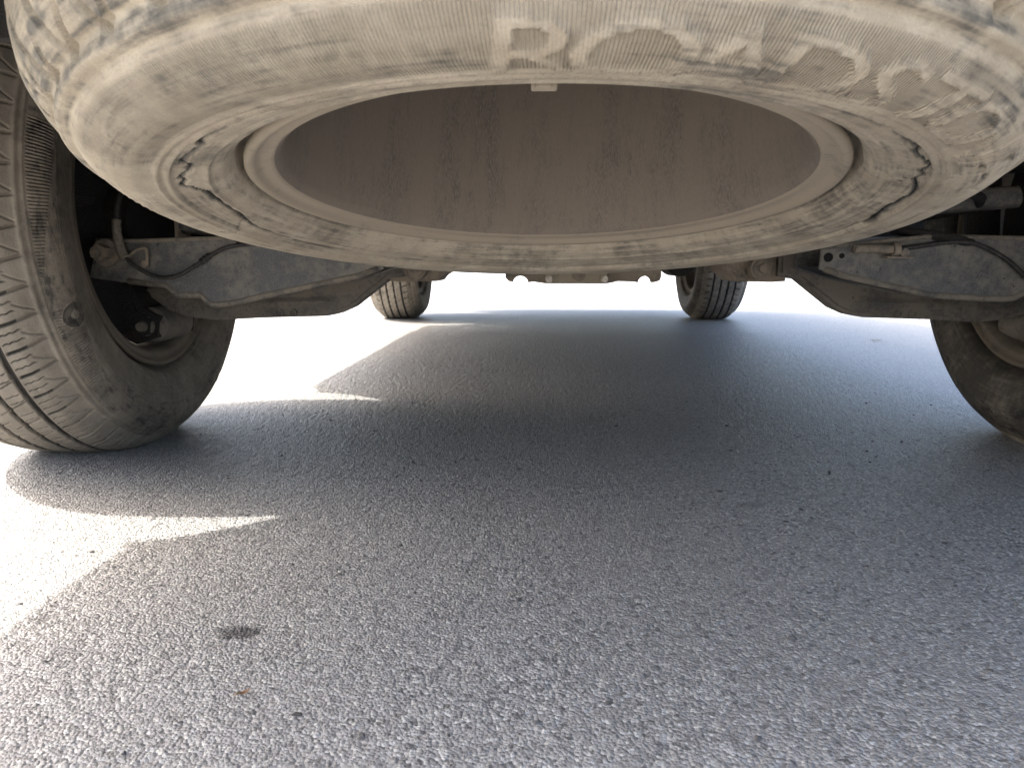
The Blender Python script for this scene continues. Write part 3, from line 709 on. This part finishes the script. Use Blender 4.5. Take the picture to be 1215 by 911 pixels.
# left: brake hose drops to a clip on the arm, then the sensor cable sags along its face
MB().tube([(-.668, 1.10, .55), (-.662, 1.07, .42), (-.664, 1.045, .366), (-.665, 1.038, .338)], .0042, 10).build("hose", M['cable'], armL, True)
MB().tube([(-.665, 1.038, .341), (-.6635, 1.034, .322), (-.659, 1.033, .300), (-.654, 1.033, .289)], [.0060, .0062, .0066, .0085], 12).build("hose_sleeve", M['hose'], armL, True)
MB().tube([(-.654, 1.034, .292), (-.645, 1.034, .280), (-.622, 1.037, .266), (-.607, 1.038, .262), (-.585, 1.038, .265), (-.560, 1.038, .278), (-.540, 1.038, .2905), (-.518, 1.038, .302), (-.490, 1.038, .3075), (-.45, 1.038, .309)], .0026, 8).build("sensor_cable", M['cable'], armL, True)
MB().tube([(-.651, 1.035, .290), (-.640, 1.035, .299), (-.628, 1.036, .303), (-.625, 1.036, .296), (-.626, 1.036, .279)], .0023, 8).build("clip", M['bolt'], armL, True)
MB().box((-.632, 1.032, .276), (-.626, 1.043, .286), .001).build("clip_stud", M['bolt'], armL)
for x, z in ((-.545, .288), (-.540, .2915), (-.55, .2845)): MB().lathe([(.003, -.003), (.0042, -.003), (.0042, .003), (.003, .003)], 12, Matrix.Translation((x, 1.038, z)) @ Matrix.Rotation(R(90), 4, 'Y') @ Matrix.Rotation(R(-35), 4, 'X'), True).build("cable_tie", M['cable'], armL)
# right: sensor barrel on a bracket, with its cable running off along the arm
MB().cyl((.338, 1.032, .3015), (.396, 1.032, .3005), .0058, n=20).cyl((.388, 1.032, .3005), (.396, 1.032, .3005), .0088, n=20).build("sensor", M['bolt'], armR)
MB().box((.380, 1.028, .2885), (.415, 1.0445, .2915), .001).cyl((.404, 1.030, .296), (.404, 1.0445, .296), .006, n=16).build("sensor_bracket", M['bolt'], armR)
MB().tube([(.396, 1.032, .3005), (.425, 1.036, .3045), (.460, 1.038, .3095), (.490, 1.038, .3095), (.515, 1.038, .302), (.545, 1.038, .285), (.575, 1.038, .262), (.62, 1.038, .25)], .0032, 8).build("sensor_cable", M['cable'], armR, True)

# anti-roll bar across the car above the arms
MB().tube([(-.598, 1.10, .3365), (-.575, 1.10, .3375), (-.30, 1.10, .352), (.0, 1.10, .360), (.30, 1.10, .357), (.555, 1.10, .3715), (.583, 1.10, .3735)], [.012, .0155, .016, .016, .016, .016, .0155, .010], 16).build("anti_roll_bar", M['arm'], car, True)

# rear subframe: scalloped lower edge between the two inner brackets
def subframe():
    pts = [(-.137, .30), (-.137, .2585), (-.132, .2525), (-.126, .2515)]
    for k in range(9): a = math.pi - math.pi * k / 8; pts.append((-.1125 + .0125 * math.cos(a), .2505 + .0105 * math.sin(a)))
    pts += [(-.090, .2515), (-.078, .2495), (-.070, .2485), (.026, .2485), (.036, .2500), (.046, .2525), (.060, .2520), (.076, .2515)]
    for k in range(9): a = math.pi - math.pi * k / 8; pts.append((.0905 + .0120 * math.cos(a), .2505 + .0105 * math.sin(a)))
    pts += [(.108, .2515), (.114, .2540), (.116, .2600), (.116, .30)]
    f = MB().prism_xz(pts, 1.235, 1.265, .0015).build("subframe", M['frame'], car)
    MB().prism_xz([(-.073, .285), (-.071, .2500), (.027, .2500), (.029, .285)], 1.226, 1.2345, .001).build("cover_plate", M['pale'], f)
    for x in (-.066, .023): MB().cyl((x, 1.208, .2562), (x, 1.221, .2562), .0050, n=6).cyl((x, 1.221, .2562), (x, 1.2255, .2562), .0060, n=20).build("bolt", M['bright_bolt'], f)
    MB().cyl((-.018, 1.216, .2625), (-.018, 1.2255, .2625), .010, n=24).build("plug", M['bolt'], f)
    MB().box((-.32, 1.20, .30), (.32, 1.56, .40), .01).build("crossmember", M['dark'], car)
    MB().cyl((.155, 1.28, .285), (.155, 1.36, .285), .026, n=24).build("rubber_mount", M['dark'], car, True, 40)
subframe()
XF = None
MB().box((-.52, 1.80, .315), (.20, 2.45, .350), .02).build("tank_light_block", M['dark'], car)  # unseen tank box added to block light under the car
# ------------------------------------------------------------------ small litter on the asphalt
def leaf(x, y, L, rot, curl, label, mat):
    m = MB(); n = 9; top = []
    for i in range(n):
        t = i / (n - 1); w = L * .22 * math.sin(math.pi * min(1, t * .97 + .015)) ** .8 * (1 + .18 * math.sin(t * 23))
        z = .003 + curl * (2 * t - 1) ** 2
        top.append([m.bm.verts.new(((t - .5) * L, q * w, z + abs(q) * curl * .5)) for q in (-1, 0, 1)])
    for a, b in zip(top[:-1], top[1:]):
        for k in (0, 1): m.bm.faces.new((a[k], b[k], b[k + 1], a[k + 1]))
    bmesh.ops.solidify(m.bm, geom=m.bm.faces[:], thickness=.0006)
    m.tube([(-L * .5, 0, .003 + curl), (-L * .62, .002, .003)], .0006, 6)
    o = m.build("fallen_leaf", mat, None, True); o.location = (x, y, 0); o.rotation_euler = (0, 0, R(rot)); tag(o, label, "leaf", "dry leaves on the asphalt")
leaf(1.191, 2.87, .040, 5, .002, "small dry tan leaf in the shade beyond the right rear wheel", M['leaf'])
leaf(-.296, .477, .009, 40, .0015, "tiny scrap of brown leaf near the bottom edge, left of centre", M['leaf'])

def grit():
    rg = np.random.default_rng(31); m = MB()
    for k in range(260):
        y = .36 + 1.3 * rg.random() ** 1.7; x = -.6 + 1.35 * rg.random(); r = rg.uniform(.0010, .0026) * (1.35 if rg.random() < .1 else 1)
        res = bmesh.ops.create_icosphere(m.bm, subdivisions=1, radius=r, matrix=Matrix.Translation((x, y, r * .35)) @ Matrix.Rotation(rg.random() * 6, 4, 'Z') @ Matrix.Diagonal((1.5, 1, .7, 1)))
        for v in res['verts']: v.co += Vector(rg.normal(size=3)) * r * .16
    tag(m.build("loose_grit", M['grit']), "scattered dark grit lying loose on the asphalt", "grit", kind='stuff')
grit()
